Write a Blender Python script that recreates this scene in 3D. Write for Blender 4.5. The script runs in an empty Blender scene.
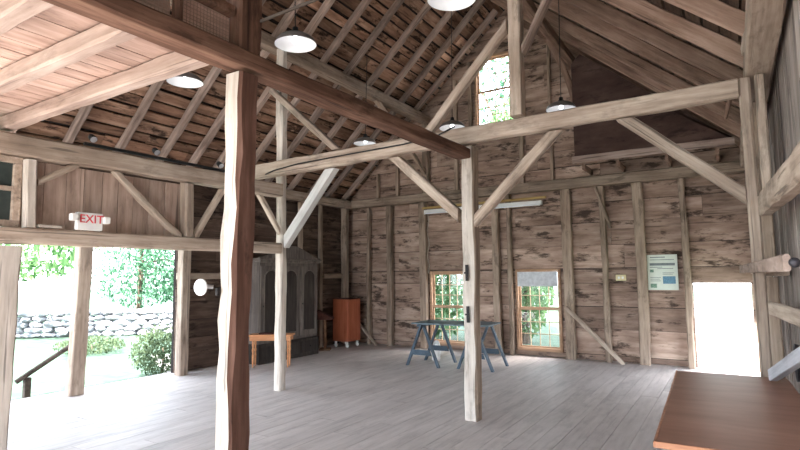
import bpy, bmesh, math, random
from mathutils import Vector, Matrix, Euler, noise

sc = bpy.context.scene
COL = sc.collection
RND = random.Random(7)
V = Vector

# ------------------------------------------------------------------ materials
def lin(c):
    r = []
    for v in c:
        v /= 255.0
        r.append(v / 12.92 if v <= 0.04045 else ((v + 0.055) / 1.055) ** 2.4)
    return (r[0], r[1], r[2], 1.0)

def new_mat(name):
    m = bpy.data.materials.new(name)
    m.use_nodes = True
    nt = m.node_tree
    for n in list(nt.nodes):
        nt.nodes.remove(n)
    out = nt.nodes.new('ShaderNodeOutputMaterial')
    return m, nt, out

def principled(nt, out, rough=0.8, metal=0.0, spec=0.3):
    p = nt.nodes.new('ShaderNodeBsdfPrincipled')
    p.inputs['Roughness'].default_value = rough
    p.inputs['Metallic'].default_value = metal
    p.inputs['Specular IOR Level'].default_value = spec
    nt.links.new(p.outputs[0], out.inputs[0])
    return p

def ramp(nt, stops):
    r = nt.nodes.new('ShaderNodeValToRGB')
    el = r.color_ramp.elements
    el[0].position, el[0].color = stops[0]
    el[1].position, el[1].color = stops[-1]
    for s in stops[1:-1]:
        e = el.new(s[0]); e.color = s[1]
    return r

def wood(name, dark, mid, light, axis=0, rough=0.85, crack=0.6, vary=0.35, island=True, grain=9.0, bump=0.35, stain=0.5, spec=0.15):
    """weathered wood with grain along one local axis"""
    m, nt, out = new_mat(name)
    N, L = nt.nodes, nt.links
    p = principled(nt, out, rough, 0, spec)
    tc = N.new('ShaderNodeTexCoord')
    oi = N.new('ShaderNodeObjectInfo')
    geo = N.new('ShaderNodeNewGeometry')
    rsum = N.new('ShaderNodeMath'); rsum.operation = 'ADD'
    L.new(oi.outputs['Random'], rsum.inputs[0])
    if island:
        L.new(geo.outputs['Random Per Island'], rsum.inputs[1])
    else:
        rsum.inputs[1].default_value = 0
    rm = N.new('ShaderNodeMath'); rm.operation = 'MULTIPLY'; rm.inputs[1].default_value = 37.0
    L.new(rsum.outputs[0], rm.inputs[0])
    add = N.new('ShaderNodeVectorMath'); add.operation = 'ADD'
    L.new(tc.outputs['Object'], add.inputs[0]); L.new(rm.outputs[0], add.inputs[1])
    def mapped(along, across):
        mp = N.new('ShaderNodeMapping')
        s = [across] * 3; s[axis] = along
        mp.inputs['Scale'].default_value = s
        L.new(add.outputs[0], mp.inputs['Vector'])
        return mp
    def nz(mp, scale, detail=5, rough_=0.6):
        n = N.new('ShaderNodeTexNoise')
        n.inputs['Scale'].default_value = scale
        n.inputs['Detail'].default_value = detail
        n.inputs['Roughness'].default_value = rough_
        L.new(mp.outputs[0], n.inputs['Vector'])
        return n
    g = nz(mapped(0.7, grain), 2.0, 6, 0.65)
    b = nz(mapped(0.8, 1.6), 1.3, 4, 0.6)
    c = nz(mapped(0.5, grain * 1.8), 1.6, 3, 0.5)
    s = nz(mapped(0.9, 2.6), 2.2, 5, 0.7)
    mx = N.new('ShaderNodeMix'); mx.data_type = 'FLOAT'; mx.inputs[0].default_value = 0.45
    L.new(g.outputs['Fac'], mx.inputs[2]); L.new(b.outputs['Fac'], mx.inputs[3])
    r1 = ramp(nt, [(0.30, lin(dark)), (0.5, lin(mid)), (0.68, lin(light))])
    L.new(mx.outputs[0], r1.inputs[0])
    # stains with a shape of their own
    r3 = ramp(nt, [(0.36, (stain, stain, stain, 1)), (0.46, (0, 0, 0, 1))])
    L.new(s.outputs['Fac'], r3.inputs[0])
    m1 = N.new('ShaderNodeMix'); m1.data_type = 'RGBA'
    L.new(r3.outputs[0], m1.inputs[0]); L.new(r1.outputs[0], m1.inputs[6])
    m1.inputs[7].default_value = lin([v * 0.55 for v in dark])
    # drying checks
    r2 = ramp(nt, [(0.30, (crack, crack, crack, 1)), (0.37, (0, 0, 0, 1))])
    L.new(c.outputs['Fac'], r2.inputs[0])
    m2 = N.new('ShaderNodeMix'); m2.data_type = 'RGBA'
    L.new(r2.outputs[0], m2.inputs[0]); L.new(m1.outputs[2], m2.inputs[6])
    m2.inputs[7].default_value = lin([v * 0.4 for v in dark])
    # board to board value shift
    fr = N.new('ShaderNodeMath'); fr.operation = 'FRACT'
    L.new(rm.outputs[0], fr.inputs[0])
    mr = N.new('ShaderNodeMapRange')
    mr.inputs['To Min'].default_value = 1 - vary; mr.inputs['To Max'].default_value = 1 + vary * 0.6
    L.new(fr.outputs[0], mr.inputs['Value'])
    hs = N.new('ShaderNodeHueSaturation')
    L.new(mr.outputs[0], hs.inputs['Value']); L.new(m2.outputs[2], hs.inputs['Color'])
    L.new(hs.outputs[0], p.inputs['Base Color'])
    bp = N.new('ShaderNodeBump'); bp.inputs['Strength'].default_value = bump; bp.inputs['Distance'].default_value = 0.012
    L.new(g.outputs['Fac'], bp.inputs['Height']); L.new(bp.outputs[0], p.inputs['Normal'])
    return m

def plain(name, col, rough=0.5, metal=0.0, spec=0.4, noise_amt=0.12, scale=14):
    m, nt, out = new_mat(name)
    N, L = nt.nodes, nt.links
    p = principled(nt, out, rough, metal, spec)
    tc = N.new('ShaderNodeTexCoord'); n = N.new('ShaderNodeTexNoise')
    n.inputs['Scale'].default_value = scale; n.inputs['Detail'].default_value = 4
    L.new(tc.outputs['Object'], n.inputs['Vector'])
    c = lin(col)
    a = tuple(max(0, x * (1 - noise_amt)) for x in c[:3]) + (1,)
    b = tuple(min(1, x * (1 + noise_amt)) for x in c[:3]) + (1,)
    r = ramp(nt, [(0.35, a), (0.65, b)])
    L.new(n.outputs['Fac'], r.inputs[0]); L.new(r.outputs[0], p.inputs['Base Color'])
    return m

def emit_mat(name, col, strength):
    m, nt, out = new_mat(name)
    p = principled(nt, out, 0.5)
    p.inputs['Base Color'].default_value = lin(col)
    p.inputs['Emission Color'].default_value = lin(col)
    p.inputs['Emission Strength'].default_value = strength
    return m

def glass_mat(name, tint=(1, 1, 1, 1), gloss=0.05):
    m, nt, out = new_mat(name)
    N, L = nt.nodes, nt.links
    t = N.new('ShaderNodeBsdfTransparent'); t.inputs[0].default_value = tint
    g = N.new('ShaderNodeBsdfGlossy'); g.inputs['Roughness'].default_value = 0.05
    x = N.new('ShaderNodeMixShader'); x.inputs[0].default_value = gloss
    L.new(t.outputs[0], x.inputs[1]); L.new(g.outputs[0], x.inputs[2]); L.new(x.outputs[0], out.inputs[0])
    return m

def leaf_mat(name, dark, light):
    m, nt, out = new_mat(name)
    N, L = nt.nodes, nt.links
    geo = N.new('ShaderNodeNewGeometry')
    r = ramp(nt, [(0.0, lin(dark)), (1.0, lin(light))])
    L.new(geo.outputs['Random Per Island'], r.inputs[0])
    d = N.new('ShaderNodeBsdfDiffuse'); t = N.new('ShaderNodeBsdfTranslucent')
    L.new(r.outputs[0], d.inputs[0]); L.new(r.outputs[0], t.inputs[0])
    x = N.new('ShaderNodeMixShader'); x.inputs[0].default_value = 0.45
    L.new(d.outputs[0], x.inputs[1]); L.new(t.outputs[0], x.inputs[2]); L.new(x.outputs[0], out.inputs[0])
    return m

M = {}
M['timber'] = wood('weathered_timber', (118, 100, 88), (174, 155, 139), (208, 191, 174), 0, vary=0.2, stain=0.35)
M['timber_pale'] = wood('pale_timber', (142, 128, 118), (196, 184, 172), (224, 214, 204), 0, vary=0.1, stain=0.3)
M['timber_new'] = wood('replaced_timber', (170, 166, 162), (206, 203, 198), (224, 221, 216), 0, vary=0.05, stain=0.05, crack=0.15, grain=6)
M['timber_brown'] = wood('brown_post_timber', (66, 45, 38), (104, 75, 63), (138, 106, 92), 0, vary=0.08)
M['timber_dark'] = wood('dark_timber', (56, 39, 33), (100, 73, 60), (144, 112, 94), 0, vary=0.15)
M['timber_far'] = wood('old_stud_timber', (104, 88, 76), (158, 138, 121), (192, 172, 154), 0, vary=0.25, stain=0.45)
M['rafter'] = wood('rafter_timber', (98, 82, 74), (154, 134, 122), (188, 168, 156), 0, vary=0.25, stain=0.3)
M['rafter_brown'] = wood('brown_rafter_timber', (94, 74, 64), (148, 120, 104), (184, 156, 140), 0, vary=0.25, stain=0.3)
M['joist'] = wood('loft_joist_timber', (128, 106, 96), (176, 154, 142), (204, 184, 172), 0, vary=0.15, stain=0.25)
M['wall'] = wood('old_wall_boards', (104, 82, 70), (166, 140, 124), (206, 182, 164), 0, vary=0.28, stain=0.85, crack=0.5, bump=0.5, grain=5)
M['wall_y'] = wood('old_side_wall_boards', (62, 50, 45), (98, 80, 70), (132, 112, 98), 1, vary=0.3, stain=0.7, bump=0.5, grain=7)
M['wall_v'] = wood('upright_wall_boards', (112, 100, 96), (158, 145, 138), (192, 180, 172), 2, vary=0.25, stain=0.4, bump=0.5, grain=7)
M['panel_v'] = wood('upright_partition_boards', (128, 106, 94), (180, 156, 142), (208, 186, 172), 2, vary=0.15, stain=0.25, bump=0.3, grain=7)
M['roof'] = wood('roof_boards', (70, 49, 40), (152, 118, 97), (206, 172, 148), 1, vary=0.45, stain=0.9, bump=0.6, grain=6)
M['roof_r'] = wood('darker_roof_boards', (50, 38, 32), (98, 78, 66), (138, 116, 100), 1, vary=0.3, stain=0.6, bump=0.5, grain=6)  # right slope boards, darker overall than the left slope
M['loft'] = wood('loft_boards', (136, 108, 96), (186, 158, 144), (212, 188, 174), 1, vary=0.22, stain=0.35, grain=6)
M['hard'] = wood('dark_partition_panel', (62, 46, 42), (86, 66, 60), (108, 86, 78), 0, vary=0.1, stain=0.5, crack=0.1, grain=2, bump=0.1)
M['floor'] = wood('worn_floor_boards', (162, 153, 148), (192, 183, 177), (208, 200, 194), 1, rough=0.55, vary=0.05, stain=0.18, crack=0.15, bump=0.12, grain=7, spec=0.3)
M['black_gap'] = plain('dark_board_backing', (38, 30, 26), 0.95)
M['sash'] = wood('orange_window_wood', (140, 110, 86), (184, 148, 120), (208, 176, 148), 0, vary=0.05, stain=0.1, crack=0.1)
M['muntin'] = plain('pale_muntin_paint', (206, 176, 144), 0.6)
M['glass'] = glass_mat('window_glass')
M['dark_glass'] = plain('dull_dark_glass', (58, 66, 64), 0.25, 0, 0.5)
M['blind'] = plain('pale_blind_fabric', (205, 206, 208), 0.9)
M['enamel_white'] = plain('white_enamel', (240, 240, 240), 0.35, noise_amt=0.02)
M['enamel_dark'] = plain('dark_enamel', (112, 104, 100), 0.45)
M['black'] = plain('black_metal', (30, 30, 31), 0.5)
M['steel'] = plain('bright_steel', (190, 190, 192), 0.3, 0.8)
M['bulb'] = emit_mat('glowing_bulb', (240, 246, 255), 1.3)
M['white_plastic'] = plain('white_plastic', (232, 230, 226), 0.45, noise_amt=0.03)
M['red_letter'] = plain('red_sign_letters', (214, 70, 78), 0.5)
M['tube'] = plain('white_fluorescent_tube', (240, 242, 244), 0.4, noise_amt=0.01)
M['yellow_wood'] = wood('yellowed_pine_board', (150, 120, 74), (188, 158, 104), (212, 184, 132), 0, vary=0.05, stain=0.1)
M['wardrobe'] = wood('dark_grey_wardrobe_wood', (78, 70, 66), (108, 98, 92), (134, 124, 116), 2, vary=0.08, stain=0.3, crack=0.2)
M['wardrobe_panel'] = wood('darker_wardrobe_panel_wood', (42, 37, 35), (62, 55, 51), (80, 72, 66), 2, vary=0.05, stain=0.2, crack=0.15)
M['orange_wood'] = wood('orange_veneer', (128, 66, 44), (158, 88, 62), (178, 106, 78), 2, rough=0.4, vary=0.05, stain=0.05, crack=0.05, bump=0.05)
M['bench_wood'] = wood('honey_bench_wood', (152, 96, 62), (196, 136, 94), (220, 164, 120), 0, rough=0.5, vary=0.08, stain=0.1, crack=0.1)
M['lectern_wood'] = wood('brown_carved_wood', (92, 64, 48), (132, 98, 74), (160, 124, 98), 2, vary=0.08, stain=0.2)
M['lectern_top'] = wood('dark_red_brown_wood', (52, 30, 26), (78, 48, 42), (98, 64, 56), 0, vary=0.05)
M['table_wood'] = wood('foreground_table_wood', (134, 94, 76), (156, 112, 92), (172, 128, 106), 0, rough=0.42, vary=0.05, stain=0.08, crack=0.05, bump=0.03, grain=5, spec=0.35)
M['table_edge'] = wood('foreground_table_edge_wood', (150, 98, 70), (188, 132, 100), (206, 152, 120), 0, rough=0.4, vary=0.05, stain=0.05, crack=0.05, bump=0.03)
M['blue_paint'] = plain('slate_blue_paint', (62, 76, 88), 0.65, noise_amt=0.2, scale=9)
M['blue_top'] = plain('worn_slate_top', (98, 112, 118), 0.6, noise_amt=0.2, scale=6)
M['poster'] = plain('poster_paper', (214, 220, 208), 0.7, noise_amt=0.03)
M['ink'] = plain('grey_print', (120, 128, 128), 0.8)
M['picture_blue'] = plain('blue_print', (104, 142, 164), 0.8, noise_amt=0.3, scale=60)
M['picture_green'] = plain('green_print', (120, 150, 130), 0.8, noise_amt=0.3, scale=60)
M['cream'] = plain('cream_plastic', (222, 206, 160), 0.5)
M['iron'] = plain('old_iron', (44, 40, 40), 0.6, 0.6)
M['rope'] = plain('pale_chain', (190, 180, 166), 0.7)
M['mesh'] = plain('galvanised_wire', (160, 140, 128), 0.6, 0.4)
M['grey_board'] = wood('grey_weathered_board', (150, 148, 152), (188, 186, 190), (210, 208, 212), 0, vary=0.05, stain=0.15)
M['dark_pan'] = plain('dark_metal_pan', (60, 56, 60), 0.5, 0.4)
M['grass'] = plain('lawn_grass', (66, 84, 70), 0.95, 0, 0.1, 0.25, 3)
M['gravel'] = plain('pale_gravel', (150, 146, 140), 0.95, 0, 0.1, 0.15, 6)
M['stone'] = plain('field_stone', (140, 140, 144), 0.9, 0, 0.2, 0.3, 2.2)
M['rail_wood'] = wood('dark_handrail_wood', (58, 50, 44), (84, 74, 66), (108, 98, 88), 0, vary=0.05)
M['bark'] = wood('tree_bark', (64, 52, 44), (94, 80, 68), (124, 110, 96), 2, vary=0.1)
M['leaf_a'] = leaf_mat('bright_leaves', (60, 96, 56), (132, 164, 112))
M['leaf_b'] = leaf_mat('cool_leaves', (48, 82, 60), (108, 148, 118))
M['leaf_c'] = leaf_mat('deep_leaves', (54, 88, 58), (126, 160, 114))
M['leaf_d'] = leaf_mat('olive_leaves', (54, 68, 46), (104, 118, 90))

# ------------------------------------------------------------------ object helpers
def link(o, parent=None):
    COL.objects.link(o)
    if parent is not None:
        o.parent = parent
    return o

def mesh_obj(name, bm, mat, parent=None, smooth=False, loc=None, rot=None):
    me = bpy.data.meshes.new(name)
    bm.normal_update()
    bm.to_mesh(me); bm.free()
    mats = mat if isinstance(mat, (list, tuple)) else [mat]
    for k in mats:
        me.materials.append(k)
    if smooth:
        for p in me.polygons:
            p.use_smooth = True
    o = bpy.data.objects.new(name, me)
    if loc is not None: o.location = loc
    if rot is not None: o.rotation_euler = rot
    return link(o, parent)

def tag(o, label, cat, group=None, kind=None):
    o['label'] = label; o['category'] = cat
    if group: o['group'] = group
    if kind: o['kind'] = kind
    return o

def struct(o, label=None):
    o['kind'] = 'structure'
    if label: o['label'] = label
    return o

def empty(name, loc, rz=0.0):
    o = bpy.data.objects.new(name, None)
    o.empty_display_size = 0.1
    o.location = loc; o.rotation_euler = (0, 0, rz)
    return link(o)

def copy_tree(o, parent=None):
    c = o.copy(); COL.objects.link(c)
    if parent is not None: c.parent = parent
    for ch in list(o.children):
        copy_tree(ch, c)
    return c

def add_box(bm, lo, hi, mi=0):
    x0, y0, z0 = lo; x1, y1, z1 = hi
    v = [bm.verts.new(p) for p in ((x0,y0,z0),(x1,y0,z0),(x1,y1,z0),(x0,y1,z0),(x0,y0,z1),(x1,y0,z1),(x1,y1,z1),(x0,y1,z1))]
    for f in ((0,3,2,1),(4,5,6,7),(0,1,5,4),(1,2,6,5),(2,3,7,6),(3,0,4,7)):
        fc = bm.faces.new([v[i] for i in f]); fc.material_index = mi
    return v

def add_rbox(bm, lo, hi, b=0.004, mi=0, seg=2):
    v = add_box(bm, lo, hi, mi)
    es = {e for x in v for e in x.link_edges}
    bmesh.ops.bevel(bm, geom=list(es), offset=b, segments=seg, affect='EDGES', profile=0.5)

def add_lathe(bm, prof, seg=24, mat=None, cap=True, mi=0):
    """prof: list of (r, z)"""
    rings = []
    for r, z in prof:
        ring = []
        for i in range(seg):
            a = 2 * math.pi * i / seg
            p = V((r * math.cos(a), r * math.sin(a), z))
            if mat: p = mat @ p
            ring.append(bm.verts.new(p))
        rings.append(ring)
    for k in range(len(rings) - 1):
        for i in range(seg):
            j = (i + 1) % seg
            f = bm.faces.new((rings[k][i], rings[k][j], rings[k+1][j], rings[k+1][i])); f.material_index = mi
    if cap:
        if prof[0][0] > 1e-4:
            bm.faces.new(list(reversed(rings[0]))).material_index = mi
        if prof[-1][0] > 1e-4:
            bm.faces.new(rings[-1]).material_index = mi
    bmesh.ops.remove_doubles(bm, verts=[v for r in rings for v in r], dist=1e-5)

def add_tube(bm, pts, r, seg=8, mi=0):
    pts = [V(p) for p in pts]
    rings = []
    for i, p in enumerate(pts):
        d = (pts[min(i+1, len(pts)-1)] - pts[max(i-1, 0)]).normalized()
        u = d.cross(V((0, 0, 1)))
        if u.length < 1e-3: u = d.cross(V((1, 0, 0)))
        u.normalize(); w = d.cross(u)
        rr = r[i] if isinstance(r, (list, tuple)) else r
        rings.append([bm.verts.new(p + (u * math.cos(2*math.pi*k/seg) + w * math.sin(2*math.pi*k/seg)) * rr) for k in range(seg)])
    for a, b in zip(rings, rings[1:]):
        for i in range(seg):
            j = (i + 1) % seg
            bm.faces.new((a[i], a[j], b[j], b[i])).material_index = mi
    bm.faces.new(list(reversed(rings[0]))).material_index = mi
    bm.faces.new(rings[-1]).material_index = mi

def add_prism(bm, poly, axis, d0, d1, mi=0):
    """polygon in 2D extruded along an axis; (u,v) -> remaining axes in order"""
    def mk(u, v, d):
        if axis == 0: return (d, u, v)
        if axis == 1: return (u, d, v)
        return (u, v, d)
    a = [bm.verts.new(mk(u, v, d0)) for u, v in poly]
    b = [bm.verts.new(mk(u, v, d1)) for u, v in poly]
    n = len(poly)
    fs = [bm.faces.new(a), bm.faces.new(list(reversed(b)))]
    for i in range(n):
        j = (i + 1) % n
        fs.append(bm.faces.new((a[j], a[i], b[i], b[j])))
    for f in fs: f.material_index = mi
    bmesh.ops.recalc_face_normals(bm, faces=fs)

def timber(name, label, a, b, w, h, mat='timber', cat='beam', group=None, up=(0, 0, 1), wob=0.012, chamf=0.014,
           cuts=(), bend=0.0, bend_y=0.0, taper=1.0, parent=None, seed=None, side=None):
    """hand hewn timber from a to b; local x runs along it, w across (local y), h local z. Irregularity only eats inwards."""
    a, b = V(a), V(b)
    L = (b - a).length
    x = (b - a).normalized()
    up = V(up)
    if abs(x.dot(up)) > 0.95: up = V((0, 1, 0))
    y = up.cross(x).normalized(); z = x.cross(y)
    mw = Matrix((x, y, z)).transposed().to_4x4(); mw.translation = a
    sd = seed if seed is not None else RND.random() * 1000
    n = max(2, int(L / 0.16))
    bm = bmesh.new(); rings = []
    for i in range(n + 1):
        t = i / n; s = t * L
        tp = 1 + (taper - 1) * t
        hw, hh = w / 2 * tp, h / 2 * tp
        def nz(k, sc=1.7): return noise.noise(V((s * sc + sd, k * 11.3 + sd, 0.7 * k)))
        e = [wob * (0.5 + 0.5 * (nz(k) + 0.6 * nz(k + 9, 5.5))) for k in range(4)]
        y0, y1, z0, z1 = -hw + e[0], hw - e[1], -hh + e[2], hh - e[3]
        cy, cz = bend_y * math.sin(math.pi * t), bend * math.sin(math.pi * t)
        c = [chamf * (1 + 0.9 * nz(20 + k, 3.0)) for k in range(4)]
        sec = [(y0 + c[0], z0), (y1 - c[1], z0), (y1, z0 + c[1]), (y1, z1 - c[2]), (y1 - c[2], z1), (y0 + c[3], z1), (y0, z1 - c[3]), (y0, z0 + c[0])]
        rings.append([bm.verts.new((s, q[0] + cy, q[1] + cz)) for q in sec])
    for r0, r1 in zip(rings, rings[1:]):
        for i in range(8):
            j = (i + 1) % 8
            bm.faces.new((r0[i], r0[j], r1[j], r1[i]))
    bm.faces.new(list(reversed(rings[0]))); bm.faces.new(rings[-1])
    inv = mw.inverted(); rot = mw.to_3x3().inverted()
    for co, no in cuts:
        geom = bm.verts[:] + bm.edges[:] + bm.faces[:]
        res = bmesh.ops.bisect_plane(bm, geom=geom, dist=1e-5, plane_co=inv @ V(co), plane_no=rot @ V(no), clear_outer=True)
        es = [g for g in res['geom_cut'] if isinstance(g, bmesh.types.BMEdge)]
        if es:
            bmesh.ops.triangle_fill(bm, edges=es, use_beauty=True)
    bmesh.ops.recalc_face_normals(bm, faces=bm.faces[:])
    if side:                      # second material on one face (local +y)
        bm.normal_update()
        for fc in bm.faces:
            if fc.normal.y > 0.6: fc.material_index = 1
    o = mesh_obj(name, bm, [M[mat]] + ([M[side]] if side else []))
    o.matrix_world = mw
    if parent is not None:
        o.parent = parent
        o.matrix_parent_inverse = parent.matrix_world.inverted()
    if label: tag(o, label, cat, group)
    return o

# roof planes (underside of the rafters)
RX, RZ = -3.839, 7.057
def RL(x): return 5.5 + 0.905 * (x + 5.56)
def RR(x): return 5.91 - 0.845 * (x + 2.48)
XL, XR = -8.05, 0.42            # inner faces of the side wall boards
YG, YB = 10.40, -2.6            # gable wall boards, back wall boards
XP = -5.52                      # aisle post line

# ------------------------------------------------------------------ planked surfaces
def add_plank(bm, quad, n, th):
    a = [bm.verts.new(p) for p in quad]
    b = [bm.verts.new(V(p) + V(n) * th) for p in quad]
    bm.faces.new(a); bm.faces.new(list(reversed(b)))
    for i in range(4):
        j = (i + 1) % 4
        bm.faces.new((a[j], a[i], b[i], b[j]))

def planks(to3, n, u_rng, v0, v1, openings=(), wmin=0.2, wmax=0.32, gap=0.006, th=0.028, joint=(1.8, 3.6), rng=None, back=0.05, jit=0.006, limit=None):
    """courses stacked in v, running in u.  limit(v)->(u0,u1) clips to a gable shape. returns board bmesh incl. dark backing sheets (index 1)"""
    rng = rng or RND
    bm = bmesh.new()
    marks = sorted({v0, v1} | {o[2] for o in openings if v0 < o[2] < v1} | {o[3] for o in openings if v0 < o[3] < v1})
    n = V(n)
    for s0, s1 in zip(marks, marks[1:]):
        v = s0
        while v < s1 - 1e-4:
            w = rng.uniform(wmin, wmax)
            e = s1 if v + w > s1 - wmin * 0.6 else v + w
            la = limit(v) if limit else u_rng
            lb = limit(e) if limit else u_rng
            # free intervals at this course
            ivs = [(min(la[0], lb[0]), max(la[1], lb[1]))]
            for o in openings:
                if o[2] < e - 1e-4 and o[3] > v + 1e-4:
                    new = []
                    for p, q in ivs:
                        if o[0] > p: new.append((p, min(q, o[0])))
                        if o[1] < q: new.append((max(p, o[1]), q))
                    ivs = [i for i in new if i[1] - i[0] > 0.01]
            for p, q in ivs:
                cuts = [p]; c = p + rng.uniform(*joint) * rng.random()
                while c < q - 0.5:
                    if c - cuts[-1] > 0.5: cuts.append(c)
                    c += rng.uniform(*joint)
                cuts.append(q)
                for k, (c0, c1) in enumerate(zip(cuts, cuts[1:])):
                    d = rng.uniform(0, jit)
                    def cl(u, lim): return min(max(u, lim[0]), lim[1])
                    g0, g1 = gap * rng.uniform(0.3, 1.3), gap * rng.uniform(0.3, 1.3)
                    q4 = [(cl(c0 + 0.002, la), v + g0), (cl(c1 - 0.002, la), v + g0), (cl(c1 - 0.002, lb), e - g1), (cl(c0 + 0.002, lb), e - g1)]
                    add_plank(bm, [V(to3(*t)) + n * (-d) for t in q4], -n, th)
                f0 = len(bm.faces)
                bm.faces.ensure_lookup_table()
                b4 = [(cl(p, la), v), (cl(q, la), v), (cl(q, lb), e), (cl(p, lb), e)]
                add_plank(bm, [V(to3(*t)) - n * (th + jit + 0.004) for t in b4], -n, back)
                bm.faces.ensure_lookup_table()
                for fi in range(f0, len(bm.faces)): bm.faces[fi].material_index = 1
            v = e
    bmesh.ops.recalc_face_normals(bm, faces=bm.faces[:])
    return bm

# ------------------------------------------------------------------ SETTING
# floor
bm = planks(lambda u, v: (v, u, 0.0), (0, 0, 1), (-2.6, 10.45), -8.2, 0.55, wmin=0.17, wmax=0.24, gap=0.003, joint=(2.5, 4.5), jit=0.002, back=0.12)
struct(mesh_obj('floor', bm, [M['floor'], M['black_gap']]))

# far gable wall
W1 = (-5.74, -4.86, 0.10, 1.68); W2 = (-3.76, -2.86, 0.10, 1.70); W3 = (-4.56, -3.64, 4.74, 6.30)
DOOR = (-0.62, 0.22, 0.0, 1.42)
def gable_lim(v):
    return (max(XL - 0.1, (v - 5.5) / 0.905 - 5.56 - 0.21), min(XR + 0.1, (5.91 - v) / 0.845 - 2.48 + 0.21))
bm = planks(lambda u, v: (u, YG, v), (0, -1, 0), (XL, XR), 0.0, 7.22, [W1, W2, W3, DOOR], wmin=0.28, wmax=0.48, gap=0.007, limit=gable_lim)
struct(mesh_obj('wall_far', bm, [M['wall'], M['black_gap']]))
# left outer wall, open below the header from y<5.45
OP = (-2.5, 5.64, 0.0, 2.42)
bm = planks(lambda u, v: (XL, u, v), (1, 0, 0), (YB, 10.43), 0.0, 3.42, [OP], wmin=0.2, wmax=0.34)
struct(mesh_obj('wall_left', bm, [M['wall_y'], M['black_gap']]))
# right wall of upright boards
bm = planks(lambda u, v: (XR, v, u), (-1, 0, 0), (0.0, 3.5), YB, 10.43, [(0.0, 1.55, 8.35, 10.1)], wmin=0.16, wmax=0.26, gap=0.006, joint=(3.6, 5))
struct(mesh_obj('wall_right', bm, [M['wall_v'], M['black_gap']]))
# back wall with the wide barn doorway behind the camera
bm = planks(lambda u, v: (u, YB, v), (0, 1, 0), (XL, XR), 0.0, 7.22, [(-7.9, 0.3, 0.0, 3.3), (-5.4, -2.4, 3.9, 5.7)], wmin=0.2, wmax=0.34, limit=gable_lim)  # upper opening is unseen, added to bring light to the roof
struct(mesh_obj('wall_back', bm, [M['wall'], M['black_gap']]))
# roof boarding (both slopes)
DL = 0.14
sl = V((1, 0, 0.905)).normalized(); nl = V((0.905, 0, -1)).normalized()
sr = V((-1, 0, 0.845)).normalized(); nr = V((-0.845, 0, -1)).normalized()
baseL = V((-8.45, 0, RL(-8.45))) - nl * DL
baseR = V((0.85, 0, RR(0.85))) - nr * 0.21
LL = (RX + 8.45) / sl.x - 0.02; LR = (0.85 - RX) / -sr.x - 0.02
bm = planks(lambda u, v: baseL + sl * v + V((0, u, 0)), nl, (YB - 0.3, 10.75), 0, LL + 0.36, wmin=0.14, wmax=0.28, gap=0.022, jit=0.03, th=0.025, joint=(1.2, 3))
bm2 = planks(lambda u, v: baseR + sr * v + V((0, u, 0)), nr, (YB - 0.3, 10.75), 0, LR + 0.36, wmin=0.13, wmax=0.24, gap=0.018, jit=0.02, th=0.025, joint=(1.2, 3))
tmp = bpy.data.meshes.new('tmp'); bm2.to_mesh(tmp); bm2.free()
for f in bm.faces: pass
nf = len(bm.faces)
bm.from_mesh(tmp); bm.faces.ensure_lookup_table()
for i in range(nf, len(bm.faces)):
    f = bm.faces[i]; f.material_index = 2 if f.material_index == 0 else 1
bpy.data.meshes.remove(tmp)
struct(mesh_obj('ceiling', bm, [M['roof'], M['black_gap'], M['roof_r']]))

# ------------------------------------------------------------------ windows
def window(n, rect, cols, rows, y=YG, split=True):
    x0, x1, z0, z1 = rect
    root = empty('window_%d' % n, ((x0 + x1) / 2, y, z0)); root['kind'] = 'structure'
    cx = (x0 + x1) / 2; W = x1 - x0; H = z1 - z0
    bm = bmesh.new(); t = 0.045
    add_rbox(bm, (-W/2, -0.05, 0), (-W/2 + t, 0.09, H)); add_rbox(bm, (W/2 - t, -0.05, 0), (W/2, 0.09, H))
    add_rbox(bm, (-W/2 + t, -0.05, H - t), (W/2 - t, 0.09, H)); add_rbox(bm, (-W/2 + t, -0.07, 0), (W/2 - t, 0.09, t + 0.015))
    mesh_obj('frame', bm, M['sash'], root)
    iw = W - 2 * t; z_lo = t + 0.016; z_hi = H - t - 0.001; mid = (z_lo + z_hi) / 2
    for k, (a, b, yy) in enumerate(((z_lo, mid + 0.012, 0.0), (mid + 0.013, z_hi, 0.035))):
        bm = bmesh.new(); s = 0.028; xl, xr = -iw/2 + 0.001, iw/2 - 0.001
        add_box(bm, (xl, yy, a), (xl + s, yy + 0.03, b)); add_box(bm, (xr - s, yy, a), (xr, yy + 0.03, b))
        add_box(bm, (xl + s, yy, a), (xr - s, yy + 0.03, a + s)); add_box(bm, (xl + s, yy, b - s), (xr - s, yy + 0.03, b))
        sa = mesh_obj('sash', bm, M['sash'], root)
        bm = bmesh.new()
        gx0, gx1, ga, gb = xl + s, xr - s, a + s, b - s
        for i in range(1, cols):
            xx = gx0 + (gx1 - gx0) * i / cols
            add_box(bm, (xx - 0.007, yy + 0.006, ga), (xx + 0.007, yy + 0.024, gb))
        for i in range(1, rows):
            zz = ga + (gb - ga) * i / rows
            add_box(bm, (gx0, yy + 0.005, zz - 0.007), (gx1, yy + 0.025, zz + 0.007))
        mesh_obj('muntin_grid', bm, M['muntin'], sa)
        bm = bmesh.new(); add_box(bm, (gx0, yy + 0.013, ga), (gx1, yy + 0.017, gb))
        mesh_obj('pane', bm, M['glass'], sa)
    return root
window(1, W1, 4, 3); window(2, W2, 4, 3); window(3, W3, 4, 4)
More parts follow.
